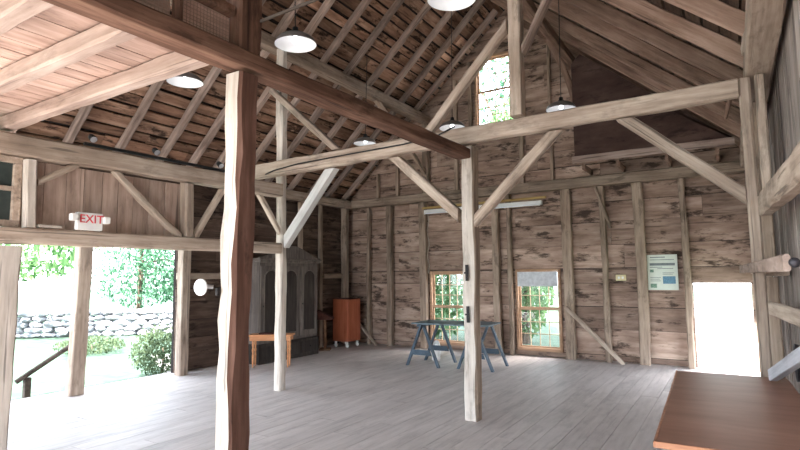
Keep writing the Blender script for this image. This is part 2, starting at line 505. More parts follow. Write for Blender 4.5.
# roller blind in the second ground-floor window
b = empty('roller_blind', ((W2[0] + W2[1]) / 2, YG - 0.075, W2[3] - 0.12))
tag(b, 'short pale roller blind drawn a little way down the window', 'blind')
bw = W2[1] - W2[0] - 0.10
bm = bmesh.new(); add_box(bm, (-bw/2, 0.0, -0.20), (bw/2, 0.003, 0.065)); mesh_obj('fabric', bm, M['blind'], b)
bm = bmesh.new(); add_rbox(bm, (-bw/2, -0.006, -0.222), (bw/2, 0.009, -0.2005), 0.002); mesh_obj('bottom_rail', bm, M['blind'], b)

# ------------------------------------------------------------------ TIMBER FRAME
g_post = 'posts of the timber frame'
# near post carrying the long beam, with continuation into the loft
POST_N = (-2.53, 2.20)
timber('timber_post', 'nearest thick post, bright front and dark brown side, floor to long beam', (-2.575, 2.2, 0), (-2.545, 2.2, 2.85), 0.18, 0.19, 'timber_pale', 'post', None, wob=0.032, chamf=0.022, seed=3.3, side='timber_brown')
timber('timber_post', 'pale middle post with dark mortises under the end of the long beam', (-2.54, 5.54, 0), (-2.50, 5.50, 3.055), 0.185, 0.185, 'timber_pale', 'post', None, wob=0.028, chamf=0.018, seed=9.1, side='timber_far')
timber('timber_post', 'slender tall post rising past the tie beam to the purlin, beside the wardrobe', (-5.54, 5.585, 0), (-5.585, 5.585, 5.01), 0.165, 0.16, 'timber_pale', 'post', None, wob=0.034, chamf=0.018, seed=5.2)
timber('timber_post', 'pale post at the left picture edge beside the open side', (-5.52, 2.09, 0), (-5.52, 2.11, 1.895), 0.15, 0.27, 'timber_pale', 'post', None, wob=0.015, seed=6.7)
timber('timber_post', 'slim post standing in the middle of the open side', (-7.80, 3.93, 0), (-7.80, 3.98, 2.418), 0.16, 0.2, 'timber', 'post', None, wob=0.012, seed=7.7)
timber('timber_post', 'post at the far end of the open side, meeting the boarded wall', (-7.80, 5.60, 0), (-7.80, 5.60, 3.218), 0.16, 0.18, 'timber', 'post', None, wob=0.012, seed=8.8)
timber('timber_post', 'tall corner post where left wall meets far gable wall', (-7.93, 10.10, 0), (-7.93, 10.10, 3.218), 0.18, 0.16, 'timber_far', 'post', wob=0.025)
timber('timber_post', 'grey right wall post at the end of the tie beam, behind the brown table', (0.18, 5.50, 0), (0.17, 5.50, 3.295), 0.10, 0.2, 'timber', 'post', None, wob=0.012)
timber('wall_stud', 'paler stud set against the right wall post above the side rail', (0.28, 5.47, 2.30), (0.275, 5.45, 3.297), 0.085, 0.14, 'timber', 'stud', wob=0.012)
# header above the open side + left plate + right plate
timber('door_header', 'timber header over the open left side', (-7.80, -1.7, 2.5), (-7.80, 5.505, 2.5), 0.16, 0.16, 'timber', 'beam')
timber('wall_plate', 'long wall plate on the left wall under the rafter feet', (-7.90, YB + 0.06, 3.32), (-7.90, 10.19, 3.32), 0.19, 0.20, 'timber', 'beam', None)
timber('wall_plate', 'long wall plate along the top of the right wall', (0.28, YB + 0.06, 3.40), (0.28, 10.19, 3.40), 0.22, 0.2, 'timber', 'beam', None)
# gable girt
timber('gable_girt', 'long horizontal girt across the far gable wall above the strip light', (-7.99, 10.30, 3.33), (0.38, 10.30, 3.33), 0.18, 0.21, 'timber_far', 'beam', None, wob=0.015)
# tie beam
timber('tie_beam', 'long tie beam crossing the room above the middle post', (-6.02, 5.41, 3.135), (0.40, 5.41, 3.205), 0.16, 0.235, 'timber', 'beam', None, wob=0.03, taper=0.84, cuts=[((0.12, 0, 0), (1, 0, 0))], seed=2.2)
# long beam
timber('long_beam', 'heavy dark brown beam running lengthwise from above the nearest post to the middle post', (-2.54, -2.5, 2.895), (-2.535, 5.40, 2.965), 0.19, 0.125, 'timber_dark', 'beam', None, wob=0.014, seed=1.4)
# aisle plate and girt
timber('aisle_plate', 'upper lengthwise beam over the exit sign, ending ragged at the tall post', (XP, 0.6, 2.815), (XP, 5.49, 2.835), 0.2, 0.215, 'timber', 'beam', None, wob=0.03, seed=11.0)
timber('aisle_girt', 'lower lengthwise beam under the exit sign above the open side', (XP, 0.6, 1.985), (XP, 5.495, 2.0), 0.15, 0.165, 'timber', 'beam', None, wob=0.015, seed=12.5)
timber('aisle_strut', 'short upright strut between the two lengthwise beams right of the boards', (XP, 3.99, 2.085), (XP + 0.01, 3.96, 2.722), 0.15, 0.14, 'timber', 'post', None, wob=0.03, seed=13.1)
timber('aisle_strut', 'short upright strut beside the small dark window', (XP, 2.3, 2.072), (XP, 2.28, 2.705), 0.12, 0.1, 'timber_pale', 'post', None, wob=0.012)
timber('knee_brace', 'curved brace slanting down across the boards right of the exit sign', (XP, 3.02, 2.80), (XP, 3.98, 2.02), 0.09, 0.085, 'timber', 'brace', None, wob=0.015, bend=-0.03, cuts=[((0, 0, 2.722), (0, 0, 1)), ((0, 3.888, 0), (0, 1, 0)), ((0, 0, 2.076), (0, 0, -1))])
timber('knee_brace', 'small brace under the upper beam beside the dark window', (XP, 2.30, 2.47), (XP, 2.80, 2.80), 0.08, 0.07, 'timber', 'brace', cuts=[((0, 0, 2.722), (0, 0, 1)), ((0, 2.352, 0), (0, -1, 0))])
timber('knee_brace', 'brace leaning up from the short strut towards the nearest post', (XP, 4.02, 1.98), (XP, 4.56, 2.82), 0.09, 0.085, 'timber', 'brace', cuts=[((0, 0, 2.722), (0, 0, 1)), ((0, 0, 2.082), (0, 0, -1)), ((0, 4.07, 0), (0, -1, 0))])
timber('knee_brace', 'brace from the upper lengthwise beam down to the tall slender post', (XP, 5.02, 2.85), (XP, 5.58, 2.15), 0.08, 0.085, 'timber', 'brace', cuts=[((0, 0, 2.722), (0, 0, 1)), ((0, 5.498, 0), (0, 1, 0))])
# braces of the cross frame
Yt = 5.42
def tz(x): return 3.062 + 0.0  # underside of the tie beam
timber('knee_brace', 'whitish smooth brace from the tall slender post up to the tie beam', (-5.52, 5.585, 2.02), (-4.36, 5.46, 3.20), 0.13, 0.12, 'timber_new', 'brace', None, wob=0.004, chamf=0.006, up=(0, 1, 0), cuts=[((-5.443, 0, 0), (-1, 0, 0)), ((0, 0, 3.034), (0, 0, 1))])
timber('knee_brace', 'tan brace left of the middle post rising to the tie beam', (-2.42, 5.47, 2.08), (-3.66, 5.43, 3.22), 0.12, 0.125, 'timber', 'brace', None, wob=0.01, up=(0, 1, 0), cuts=[((-2.622, 0, 0), (1, 0, 0)), ((0, 0, 3.045), (0, 0, 1))])
timber('knee_brace', 'tan brace right of the middle post rising to the tie beam', (-2.62, 5.47, 2.02), (-1.32, 5.43, 3.24), 0.12, 0.125, 'timber', 'brace', None, wob=0.012, up=(0, 1, 0), cuts=[((-2.425, 0, 0), (-1, 0, 0)), ((0, 0, 3.072), (0, 0, 1))])
timber('knee_brace', 'long brace from the tie beam down to the right wall post', (-0.98, 5.44, 3.24), (0.28, 5.48, 2.12), 0.12, 0.15, 'timber', 'brace', None, wob=0.012, up=(0, 1, 0), bend=0.0, cuts=[((0.122, 0, 0), (1, 0, 0)), ((0, 0, 3.088), (0, 0, 1))])
timber('raking_strut', 'slanting strut from the tie beam up to the upper post before the gable window', (-3.12, 5.41, 3.16), (-1.90, 5.41, 4.42), 0.11, 0.12, 'timber', 'brace', None, wob=0.012, up=(0, 1, 0), cuts=[((0, 0, 3.283), (0, 0, -1)), ((-1.972, 0, 0), (1, 0, 0))])
timber('upper_post', 'upper post standing on the tie beam in front of the gable window', (-1.885, 5.41, 3.296), (-1.87, 5.41, RR(-1.87) + 0.06), 0.15, 0.165, 'timber', 'post', None, wob=0.012, cuts=[((-1.87, 0, RR(-1.87) - 0.004), (0.845, 0, 1))])
timber('raking_strut', 'dark flat strut leaning right from the upper post to the right rafters', (-1.96, 5.41, 3.72), (-1.22, 5.41, 5.06), 0.06, 0.16, 'rafter', 'brace', None, up=(0, 1, 0), cuts=[((-1.798, 0, 0), (-1, 0, 0)), ((-1.87, 0, RR(-1.87) - 0.004), (0.845, 0, 1))])
timber('purlin_brace', 'brace from the tall slender post above the tie beam down to the tie beam', (-5.60, 5.41, 4.32), (-4.30, 5.41, 3.2), 0.10, 0.11, 'timber', 'brace', None, up=(0, 1, 0), cuts=[((0, 0, 3.272), (0, 0, -1)), ((-5.60, 0, 4.32), (-0.75, 0, 0.66))])
# purlins
PLz = RL(XP) - 0.004 - 0.2
timber('purlin', 'lengthwise purlin under the left rafters on the tall slender post', (-5.77, YB + 0.1, 5.115), (-5.77, 10.38, 5.115), 0.19, 0.2, 'timber_far', 'beam', None, wob=0.012)
timber('purlin', 'lengthwise purlin under the right rafters near the gable window', (-2.40, YB + 0.1, RR(-2.40) - 0.215), (-2.40, 10.38, RR(-2.40) - 0.215), 0.14, 0.17, 'rafter_brown', 'beam', None, wob=0.012)
pur_bot = 5.015
timber('purlin_post', 'post on the far girt carrying the end of the left purlin', (-5.77, 10.30, 3.44), (-5.77, 10.30, pur_bot - 0.003), 0.16, 0.14, 'timber_far', 'post')
timber('purlin_brace', 'curved brace from the left purlin towards the far gable wall', (-5.77, 8.15, pur_bot + 0.12), (-5.77, 10.4, 3.75), 0.10, 0.10, 'timber_far', 'brace', bend=0.06, cuts=[((0, 0, pur_bot - 0.003), (0, 0, 1)), ((0, 10.222, 0), (0, 1, 0))])
timber('gable_post', 'curved reddish upright beside the dark panel below the right purlin', (-2.29, 10.0, 3.78), (-2.82, 10.0, 6.15), 0.13, 0.15, 'rafter_brown', 'post', bend_y=0.16, wob=0.02)

# right wall framing
timber('wall_brace', 'thick rail at the right wall running from the post out of the picture', (0.25, 5.39, 2.16), (0.25, 2.2, 1.99), 0.12, 0.2, 'timber', 'rail', taper=0.75, wob=0.02)
timber('wall_brace', 'broad curved brace above the tie beam end at the right wall', (0.235, 5.46, 3.52), (0.36, 4.3, 4.22), 0.16, 0.2, 'timber', 'brace', wob=0.02, bend=-0.05, cuts=[((0, 0, 3.505), (0, 0, -1)), ((-2.48, 0, 5.90), (0.845, 0, 1))])
timber('wall_girt', 'long horizontal rail along the right wall with a dark round knob at its end', (0.150, 2.2, 1.63), (0.095, 10.2, 1.645), 0.03, 0.065, 'rafter', 'rail', wob=0.006, chamf=0.006, taper=1.9)
timber('wall_girt', 'heavier rail behind the studs along the right wall between post and doorway', (0.31, 5.61, 1.63), (0.31, 10.2, 1.63), 0.2, 0.15, 'timber_far', 'beam', wob=0.02)
for i, yy in enumerate((6.35, 7.15, 8.0, 8.85, 9.7)):
    ords = ('nearest', 'second', 'third', 'fourth', 'farthest')[i]
    timber('wall_stud', '%s upright stud of the right wall beyond the big post' % ords, (0.30, yy, 1.71), (0.30, yy, 3.297), 0.12, 0.19, 'timber_far', 'stud', 'right wall studs', wob=0.02)
    if i < 3: timber('wall_stud', '%s short stud below the right wall rail beyond the big post' % ords, (0.30, yy, 0), (0.30, yy, 1.552), 0.12, 0.19, 'timber_far', 'stud', 'right wall short studs', wob=0.02)

timber('rough_pole', 'rough barked pole leaning near the right end of the far girt', (0.02, 7.6, 3.51), (0.19, 6.6, 3.92), 0.08, 0.08, 'rafter_brown', 'pole', wob=0.03, cuts=[((-2.48, 0, 5.90), (0.845, 0, 1))])

# gable studs
stud_lab = {-7.34: 'thin stud on the far wall by the orange cabinet', -6.75: 'stud on the far wall between cabinet and sawhorses', -5.86: 'wide stud at the left edge of the first ground window',
            -4.12: 'stud on the far wall between the two ground windows', -3.84: 'narrow stud against the left side of the blind window', -2.68: 'wide stud right of the window with the blind',
            -2.02: 'thin stud on the far wall beside the small cream plate', -1.41: 'broad crooked stud left of the information poster', -0.70: 'stud right of the poster at the bright doorway'}
for x, w in ((-7.34, 0.09), (-6.75, 0.16), (-5.86, 0.19), (-4.12, 0.16), (-3.84, 0.11), (-2.68, 0.20), (-2.02, 0.13), (-1.41, 0.2), (-0.70, 0.13)):
    timber('wall_stud', stud_lab[x], (x, 10.29, 0), (x - 0.0, 10.29, 3.222), 0.17, w, 'timber_far', 'stud', None, up=(1, 0, 0), wob=0.03, bend=RND.uniform(-0.02, 0.02))
for k, (x, w) in enumerate(((-7.1, 0.08), (-6.55, 0.09), (-5.02, 0.10), (-4.66, 0.09), (-3.54, 0.10), (-2.93, 0.07))):
    top = min(RL(x), RR(x)) - 0.09
    lab = ('first', 'second', 'third', 'fourth', 'fifth', 'sixth')[k] + ' upper gable stud from the left above the far girt'
    timber('gable_stud', lab, (x, 10.33, 3.437), (x, 10.33, top), 0.10, w, 'timber_far', 'stud', 'upper gable studs', up=(1, 0, 0), wob=0.015)
timber('wall_brace', 'low diagonal brace on the far wall right of the blind window', (-2.72, 10.14, 0.98), (-1.74, 10.14, 0.0), 0.07, 0.13, 'timber', 'brace', None, up=(0, 1, 0), cuts=[((0, 0, 0.002), (0, 0, -1))])
timber('wall_brace', 'short low diagonal brace on the far wall beside the orange cabinet', (-7.62, 10.14, 0.55), (-7.0, 10.14, -0.05), 0.07, 0.11, 'timber', 'brace', None, up=(0, 1, 0), cuts=[((0, 0, 0.002), (0, 0, -1))])
timber('wall_brace', 'thin brace crossing the stud beside the cream plate near the girt', (-2.10, 10.16, 3.2), (-1.86, 10.16, 2.42), 0.06, 0.08, 'timber_far', 'brace', up=(0, 1, 0))
# left wall studs and rail
for k, (yy, lab) in enumerate(((7.12, 'left wall stud at the near side of the wardrobe'), (8.59, 'left wall stud rising behind the wardrobe'), (9.26, 'left wall stud between wardrobe and corner'))):
    timber('wall_stud', lab, (-7.98, yy, 0), (-7.98, yy, 3.217), 0.10, 0.12, 'timber_far', 'stud', up=(0, 1, 0), wob=0.015)
timber('wall_rail', 'short rail on the left wall between wardrobe and corner post', (-7.97, 9.33, 1.6), (-7.97, 10.0, 1.6), 0.12, 0.13, 'timber_far', 'beam', wob=0.015)
timber('wall_rail', 'rail on the left wall beside the post at the open side', (-7.97, 5.61, 1.62), (-7.97, 7.05, 1.62), 0.12, 0.13, 'timber', 'beam', wob=0.015)

# rafters
ORD = ['first', 'second', 'third', 'fourth', 'fifth', 'sixth', 'seventh', 'eighth', 'ninth', 'tenth', 'eleventh', 'twelfth', 'thirteenth', 'fourteenth', 'fifteenth', 'sixteenth']
YL_R = [10.05, 9.42, 8.85, 8.2, 7.5, 6.85, 6.2, 5.7, 5.12, 4.42, 3.7, 3.0, 2.3, 1.6]
for i, yy in enumerate(YL_R):
    x0, x1 = -8.3, RX - 0.02
    c = -nl * (0.065)
    timber('rafter', 'grey rafter on the left roof slope, %s counted from the far gable' % ORD[i], V((x0, yy, RL(x0))) + c, V((x1, yy, RL(x1))) + c, 0.11, 0.13, 'rafter', 'rafter', 'left slope rafters', up=-nl, wob=0.014,
           cuts=[((RX - 0.004, 0, 0), (1, 0, 0))])
YR_R = [10.32, 9.56, 8.81, 7.81, 7.03, 6.25, 5.41, 4.65, 3.8]
for i, yy in enumerate(YR_R):
    x0, x1 = 0.6, RX + 0.02
    c = -nr * (0.1)
    timber('rafter', 'deep rafter on the right roof slope, %s counted from the far gable' % ORD[i], V((x0, yy, RR(x0))) + c, V((x1, yy, RR(x1))) + c, 0.06, 0.2, 'rafter_brown', 'rafter', 'right slope rafters', up=-nr, wob=0.012,
           cuts=[((RX + 0.004, 0, 0), (-1, 0, 0))])

# ------------------------------------------------------------------ LOFT (upper left)
g = 'loft joists'
for yy, lab in ((2.08, 'last loft joist at the open edge of the loft floor'), (1.60, 'second loft joist from the open edge'), (1.17, 'third loft joist from the open edge'), (0.7, 'fourth loft joist from the open edge')):
    timber('loft_joist', lab, (-5.60, yy, 3.006), (-2.64, yy, 3.008), 0.12, 0.13, 'joist', 'joist', g, wob=0.012)
bm = planks(lambda u, v: (v, u, 3.075), (0, 0, -1), (-1.2, 2.14), -5.6, -2.64, wmin=0.16, wmax=0.26, gap=0.006, joint=(2, 3.4), th=0.022, back=0.012, jit=0.0015)
tag(mesh_obj('loft_deck', bm, [M['loft'], M['black_gap']]), 'pinkish loft floor boards lying on the joists at upper left', 'loft floor')
timber('loft_post', 'dark loft post standing on the long beam above the nearest post', (-2.54, 2.2, 2.976), (-2.52, 2.2, 4.7), 0.18, 0.19, 'timber_dark', 'post', wob=0.02)
timber('loft_post', 'thin dark rail post on the long beam near the picture top', (-2.52, 1.72, 2.97), (-2.52, 1.72, 3.9), 0.06, 0.05, 'timber_dark', 'post', wob=0.005)
timber('loft_batten', 'thin dark batten reaching right from the dark loft post', (-2.44, 2.25, 3.205), (-1.2, 2.25, 3.225), 0.016, 0.02, 'rail_wood', 'batten', wob=0.002, chamf=0.002)
def loft_panel(y0, y1, lab):
    r = empty('mesh_railing', (-2.52, (y0 + y1) / 2, 2.976)); tag(r, lab, 'railing panel', 'loft railing panels')
    h = (y1 - y0) / 2
    bm = bmesh.new(); add_rbox(bm, (-0.03, -h, 0.215), (0.03, h, 0.275), 0.006); mesh_obj('top_rail', bm, M['timber_dark'], r)
    bm = bmesh.new(); add_box(bm, (-0.05, -h, 0.0), (-0.03, h, 0.214)); mesh_obj('board', bm, M['loft'], r)
    bm = bmesh.new(); n = int((y1 - y0) / 0.022)
    for i in range(n + 1):
        yy = -h + 2 * h * i / n
        add_box(bm, (-0.029, yy - 0.0012, 0.0), (-0.027, yy + 0.0012, 0.214))
    for i in range(10):
        zz = 0.008 + i * 0.022
        add_box(bm, (-0.0269, -h, zz - 0.0012), (-0.0249, h, zz + 0.0012))
    mesh_obj('wire_mesh', bm, M['mesh'], r)
loft_panel(1.75, 2.095, 'wire mesh railing panel between the two dark loft posts')
loft_panel(1.05, 1.69, 'wire mesh railing panel left of the thin loft post')

# boarded partition panel above girt
bm = planks(lambda u, v: (-5.615, v, u), (1, 0, 0), (2.072, 2.722), 2.245, 4.0, wmin=0.16, wmax=0.22, gap=0.005, joint=(3, 4), th=0.02, back=0.01, jit=0.003)
tag(mesh_obj('partition_boards', bm, [M['panel_v'], M['black_gap']]), 'upright boarded partition behind the exit sign between the two beams', 'partition')
# dark small window left of the boards
r = empty('window_4', (-5.57, 1.72, 2.072)); r['kind'] = 'structure'
bm = bmesh.new(); add_rbox(bm, (-0.03, -0.5, 0.0), (0.03, 0.515, 0.06)); add_rbox(bm, (-0.03, -0.5, 0.59), (0.03, 0.515, 0.648)); add_rbox(bm, (-0.03, -0.5, 0.061), (0.03, -0.45, 0.589)); add_rbox(bm, (-0.03, 0.45, 0.061), (0.03, 0.515, 0.589)); add_rbox(bm, (-0.025, -0.449, 0.33), (0.03, 0.449, 0.37))
mesh_obj('frame', bm, M['timber'], r)
bm = bmesh.new(); add_box(bm, (-0.015, -0.449, 0.0605), (-0.01, 0.449, 0.589)); mesh_obj('pane', bm, M['dark_glass'], r)
o = timber('wood_block', 'small wooden block on the lower beam below the dark window', (-5.50, 2.36, 2.092), (-5.50, 2.56, 2.092), 0.1, 0.03, 'timber_pale', 'block', wob=0.004, chamf=0.004)

# right loft box at the gable
timber('edge_board', 'reddish rim board along the front of the small right loft', (-2.38, 9.72, 3.66), (0.12, 9.72, 3.66), 0.045, 0.13, 'joist', 'beam', wob=0.004, chamf=0.004)
for k, x in enumerate((-2.2, -1.62, -0.85, -0.12)):
    timber('loft_joist', '%s stub joist from the left under the small right loft' % ORD[k], (x, 9.745, 3.52), (x, 10.36, 3.52), 0.06, 0.12, 'rafter_brown', 'joist', 'stub joists', wob=0.006)
bm = bmesh.new()
add_prism(bm, [(-2.36, 3.728), (0.12, 3.728), (0.12, RR(0.12) - 0.02), (-2.2, RR(-2.2) - 0.02), (-2.36, RR(-2.36) - 0.32)], 1, 9.80, 9.82)
tag(mesh_obj('loft_partition', bm, M['hard']), 'dark brown panel closing the small loft under the right roof', 'partition')

# ------------------------------------------------------------------ LIGHTS HANGING FROM THE ROOF
def pendant():
    r = empty('pendant_lamp', (0, 0, 0))
    bm = bmesh.new()
    add_lathe(bm, [(0.214, 0.0), (0.211, 0.015), (0.195, 0.045), (0.165, 0.075), (0.12, 0.098), (0.07, 0.112), (0.045, 0.118)], 40, cap=False)
    mesh_obj('shade', bm, M['enamel_dark'], r, smooth=True)
    bm = bmesh.new()
    add_lathe(bm, [(0.2115, 0.001), (0.208, 0.014), (0.192, 0.042), (0.162, 0.072), (0.117, 0.095), (0.067, 0.108), (0.0, 0.110)], 40, cap=False)
    mesh_obj('reflector', bm, M['enamel_white'], r, smooth=True)
    bm = bmesh.new(); add_lathe(bm, [(0.046, 0.117), (0.046, 0.135), (0.03, 0.14), (0.03, 0.18), (0.012, 0.19)], 20); mesh_obj('socket', bm, M['black'], r, smooth=True)
    bm = bmesh.new(); add_lathe(bm, [(0.0, 0.012), (0.018, 0.015), (0.03, 0.03), (0.03, 0.045), (0.018, 0.068), (0.014, 0.109)], 20); mesh_obj('bulb', bm, M['bulb'], r, smooth=True)
    return r
proto = pendant()
plist = [(-3.69, 3.88, 3.975, 'white enamel pendant lamp left of centre, hanging in front of the roof boards'),
         (-1.96, 4.0, 4.0, 'pendant lamp cut by the top edge of the picture'),
         (-5.62, 3.97, 4.0, 'pendant lamp hanging beside the end loft joist'),
         (-2.0, 7.62, 3.98, 'pendant lamp right of the upper post, on a long cord'),
         (-3.84, 7.77, 4.03, 'pendant lamp just above the tie beam near the slanting strut'),
         (-5.63, 7.77, 4.02, 'pendant lamp behind the long beam, below its left side')]
for i, (x, y, z, lab) in enumerate(plist):
    o = proto if i == 0 else copy_tree(proto)
    o.location = (x, y, z); o.rotation_euler = (RND.uniform(-0.03, 0.03), RND.uniform(-0.03, 0.03), RND.uniform(0, 6))
    tag(o, lab, 'lamp', 'pendant lamps')
    top = min(RL(x), RR(x)) - 0.03
    L = top - z
    bm = bmesh.new(); add_tube(bm, [(0, 0, 0.185), (0.004, 0.002, (0.19 + L) / 2), (0, 0, L)], 0.006, 6)
    mesh_obj('cord', bm, M['black'], o)

# strip light and its board on the gable wall
r = empty('strip_light', (-4.42, 10.12, 2.93)); tag(r, 'long white fluorescent strip light on the far wall under the girt', 'light')
bm = bmesh.new(); add_rbox(bm, (-1.30, -0.03, 0.02), (1.32, 0.05, 0.10), 0.006); mesh_obj('housing', bm, M['white_plastic'], r)
for s in (-0.65, 0.66):
    bm = bmesh.new(); add_tube(bm, [(s - 0.6, -0.045, 0.012), (s + 0.6, -0.045, 0.012)], 0.013, 12); mesh_obj('tube', bm, M['tube'], r, smooth=True)
bm = bmesh.new()
for s in (-1.27, -0.03, 0.045, 1.28):
    add_rbox(bm, (s - 0.015, -0.06, -0.005), (s + 0.015, -0.031, 0.035), 0.003)
mesh_obj('lamp_holder', bm, M['white_plastic'], r)
timber('fixing_board', 'yellowish board fixed above the fluorescent strip light', (-5.78, 10.14, 3.075), (-3.02, 10.14, 3.09), 0.06, 0.045, 'yellow_wood', 'board', wob=0.003, chamf=0.003)
bm = bmesh.new()
for i in range(46):
    z = 2.93 - i * 0.028
    a = i * math.pi / 2; 
    d = V((math.cos(a), math.sin(a), 0)) * 0.008
    x = -5.62 + 0.02 * math.sin(i * 0.35)
    add_tube(bm, [V((x, 10.09, z)) + d, V((x, 10.09, z - 0.016)) + d * 1.2, V((x, 10.09, z - 0.032)) + d * 0.2, V((x, 10.09, z - 0.03)) - d, V((x, 10.09, z)) - d], 0.004, 5)
tag(mesh_obj('hanging_chain', bm, M['rope']), 'pale chain hanging from the left end of the strip light', 'chain')

# track light on aisle plate
r = empty('track_light', (-5.50, 3.6, 2.946)); tag(r, 'black track with small spotlights lying on the upper lengthwise beam', 'light')
bm = bmesh.new(); add_rbox(bm, (-0.02, -0.85, 0.0), (0.02, 1.3, 0.03), 0.004); mesh_obj('track', bm, M['black'], r)
for yy in (-0.80, -0.10, 0.78):
    R = Matrix.Translation((0.05, yy, 0.075)) @ Matrix.Rotation(2.2, 4, 'Y')
    bm = bmesh.new(); add_lathe(bm, [(0.012, -0.05), (0.03, -0.03), (0.036, 0.04), (0.034, 0.041)], 20, R); mesh_obj('spot_head', bm, M['black'], r, smooth=True)
    bm = bmesh.new(); add_lathe(bm, [(0.033, 0.0415), (0.02, 0.045), (0.0, 0.046)], 20, R, cap=False); mesh_obj('spot_lens', bm, M['steel'], r, smooth=True)

# EXIT sign with emergency lamp heads
r = empty('exit_sign', (-5.44, 2.80, 2.075)); tag(r, 'white EXIT sign with red letters and two emergency lamp heads on the beam', 'sign')
bm = bmesh.new(); add_rbox(bm, (-0.025, -0.125, 0.0), (0.03, 0.125, 0.175), 0.008); mesh_obj('housing', bm, M['white_plastic'], r)
def text_mesh(name, body, size, mat, parent, loc, rot, ext=0.002):
    cu = bpy.data.curves.new(name + '_curve', 'FONT')
    cu.body = body; cu.size = size; cu.extrude = ext; cu.align_x = 'CENTER'; cu.align_y = 'CENTER'; cu.offset = 0.001
    t = bpy.data.objects.new('tmp_text', cu); COL.objects.link(t)
    bpy.context.view_layer.update()
    me = bpy.data.meshes.new_from_object(t.evaluated_get(bpy.context.evaluated_depsgraph_get()))
    bpy.data.objects.remove(t); bpy.data.curves.remove(cu)
    me.name = name; me.materials.clear(); me.materials.append(mat)
    o = bpy.data.objects.new(name, me); o.location = loc; o.rotation_euler = rot
    return link(o, parent)
text_mesh('lettering', 'EXIT', 0.115, M['red_letter'], r, (0.031, 0.012, 0.108), (math.pi/2, 0, math.pi/2))
for s in (-1, 1):
    bm = bmesh.new()
    y0, y1 = (s * 0.126, s * 0.19)
    add_rbox(bm, (-0.01, min(y0, y1), 0.075 if s > 0 else 0.085), (0.06, max(y0, y1), 0.145 if s > 0 else 0.155), 0.012)
    mesh_obj('lamp_head', bm, M['white_plastic'], r)

# cable stapled along tie beam
bm = bmesh.new()
pts = [(-5.62, 5.322, 3.06), (-5.45, 5.322, 3.10), (-5.0, 5.322, 3.14), (-4.0, 5.322, 3.16), (-3.3, 5.322, 3.17), (-2.85, 5.322, 3.20), (-2.6, 5.322, 3.28)]
add_tube(bm, pts, 0.009, 6)
tag(mesh_obj('cable', bm, M['black'], smooth=True), 'dark cable clipped along the left half of the tie beam', 'cable')

# mortise plates on middle post (dark iron)
for zz, lab in ((1.62, 'upper dark iron latch on the pale middle post'), (1.16, 'lower dark iron latch on the pale middle post')):
    rr_ = empty('iron_latch', (-2.53, 5.4455 - 0.013 * zz, zz)); tag(rr_, lab, 'latch', 'post latches')
    bm = bmesh.new(); add_rbox(bm, (-0.018, -0.012, -0.09), (0.018, 0.0, 0.09), 0.003); mesh_obj('plate', bm, M['iron'], rr_)
    bm = bmesh.new(); add_rbox(bm, (-0.03, -0.022, -0.01), (0.015, -0.0125, 0.01), 0.003); mesh_obj('pin', bm, M['iron'], rr_)
# round white disc on bracket on nearest post
r = empty('round_lamp', (-2.69, 2.05, 1.54)); tag(r, 'round white disc lamp on a bracket at the side of the nearest post', 'lamp')
R = Matrix.Rotation(math.radians(6), 4, 'Z') @ Matrix.Rotation(math.pi/2, 4, 'X')
bm = bmesh.new(); add_lathe(bm, [(0.0, 0.018), (0.03, 0.017), (0.046, 0.013), (0.05, 0.008), (0.05, 0.0), (0.03, -0.006), (0.0, -0.007)], 32, R); mesh_obj('disc', bm, M['enamel_white'], r, smooth=True)
bm = bmesh.new(); add_tube(bm, [(0.0, 0.006, 0), (0.02, 0.03, 0.004), (0.04, 0.055, 0.0)], 0.012, 8); mesh_obj('bracket', bm, M['steel'], r)
bm = bmesh.new(); add_rbox(bm, (0.085, -0.0, -0.045), (0.105, 0.0195, 0.0), 0.003)
tag(mesh_obj('post_mounted_hook', bm, M['iron'], loc=(-2.70, 2.09, 1.535)), 'small dark iron fitting on the nearest post beside the white disc', 'hook')

# poster and plate on gable wall
r = empty('information_poster', (-1.07, 10.358, 1.30)); tag(r, 'pale framed information poster with a small blue picture on the far wall', 'poster')
bm = bmesh.new(); add_rbox(bm, (-0.24, -0.012, 0.0), (0.24, 0.012, 0.62), 0.003); mesh_obj('board', bm, M['poster'], r)
bm = bmesh.new()
for z, x0, x1, t in ((0.575, -0.19, 0.05, 0.008), (0.53, -0.19, 0.19, 0.005), (0.45, -0.2, 0.2, 0.022), (0.40, -0.2, 0.0, 0.005), (0.375, -0.08, 0.17, 0.005), (0.30, 0.0, 0.18, 0.004), (0.275, 0.0, 0.16, 0.004), (0.22, -0.2, -0.03, 0.004), (0.19, -0.2, -0.05, 0.004), (0.16, -0.2, -0.03, 0.004)):
    add_box(bm, (x0, -0.0142, z - t), (x1, -0.0122, z + t))
mesh_obj('printed_lines', bm, M['ink'], r)
bm = bmesh.new(); add_box(bm, (0.0, -0.0142, 0.11), (0.2, -0.0122, 0.24)); mesh_obj('picture', bm, M['picture_blue'], r)
bm = bmesh.new(); add_box(bm, (-0.2, -0.0142, 0.04), (-0.1, -0.0122, 0.11)); mesh_obj('picture', bm, M['picture_green'], r)
bm = bmesh.new(); add_box(bm, (-0.2, -0.0142, 0.31), (-0.14, -0.0122, 0.36)); mesh_obj('picture', bm, M['picture_green'], r)
r = empty('wall_socket', (-1.76, 10.362, 1.52)); tag(r, 'small cream electrical plate on the far wall left of the poster', 'socket')
bm = bmesh.new(); add_rbox(bm, (-0.09, -0.015, -0.055), (0.09, 0.01, 0.055), 0.006); mesh_obj('plate', bm, M['cream'], r)
bm = bmesh.new(); add_rbox(bm, (-0.05, -0.019, -0.02), (-0.015, -0.0155, 0.02), 0.001); add_rbox(bm, (0.015, -0.019, -0.02), (0.05, -0.0155, 0.02), 0.001); mesh_obj('outlet', bm, M['white_plastic'], r)

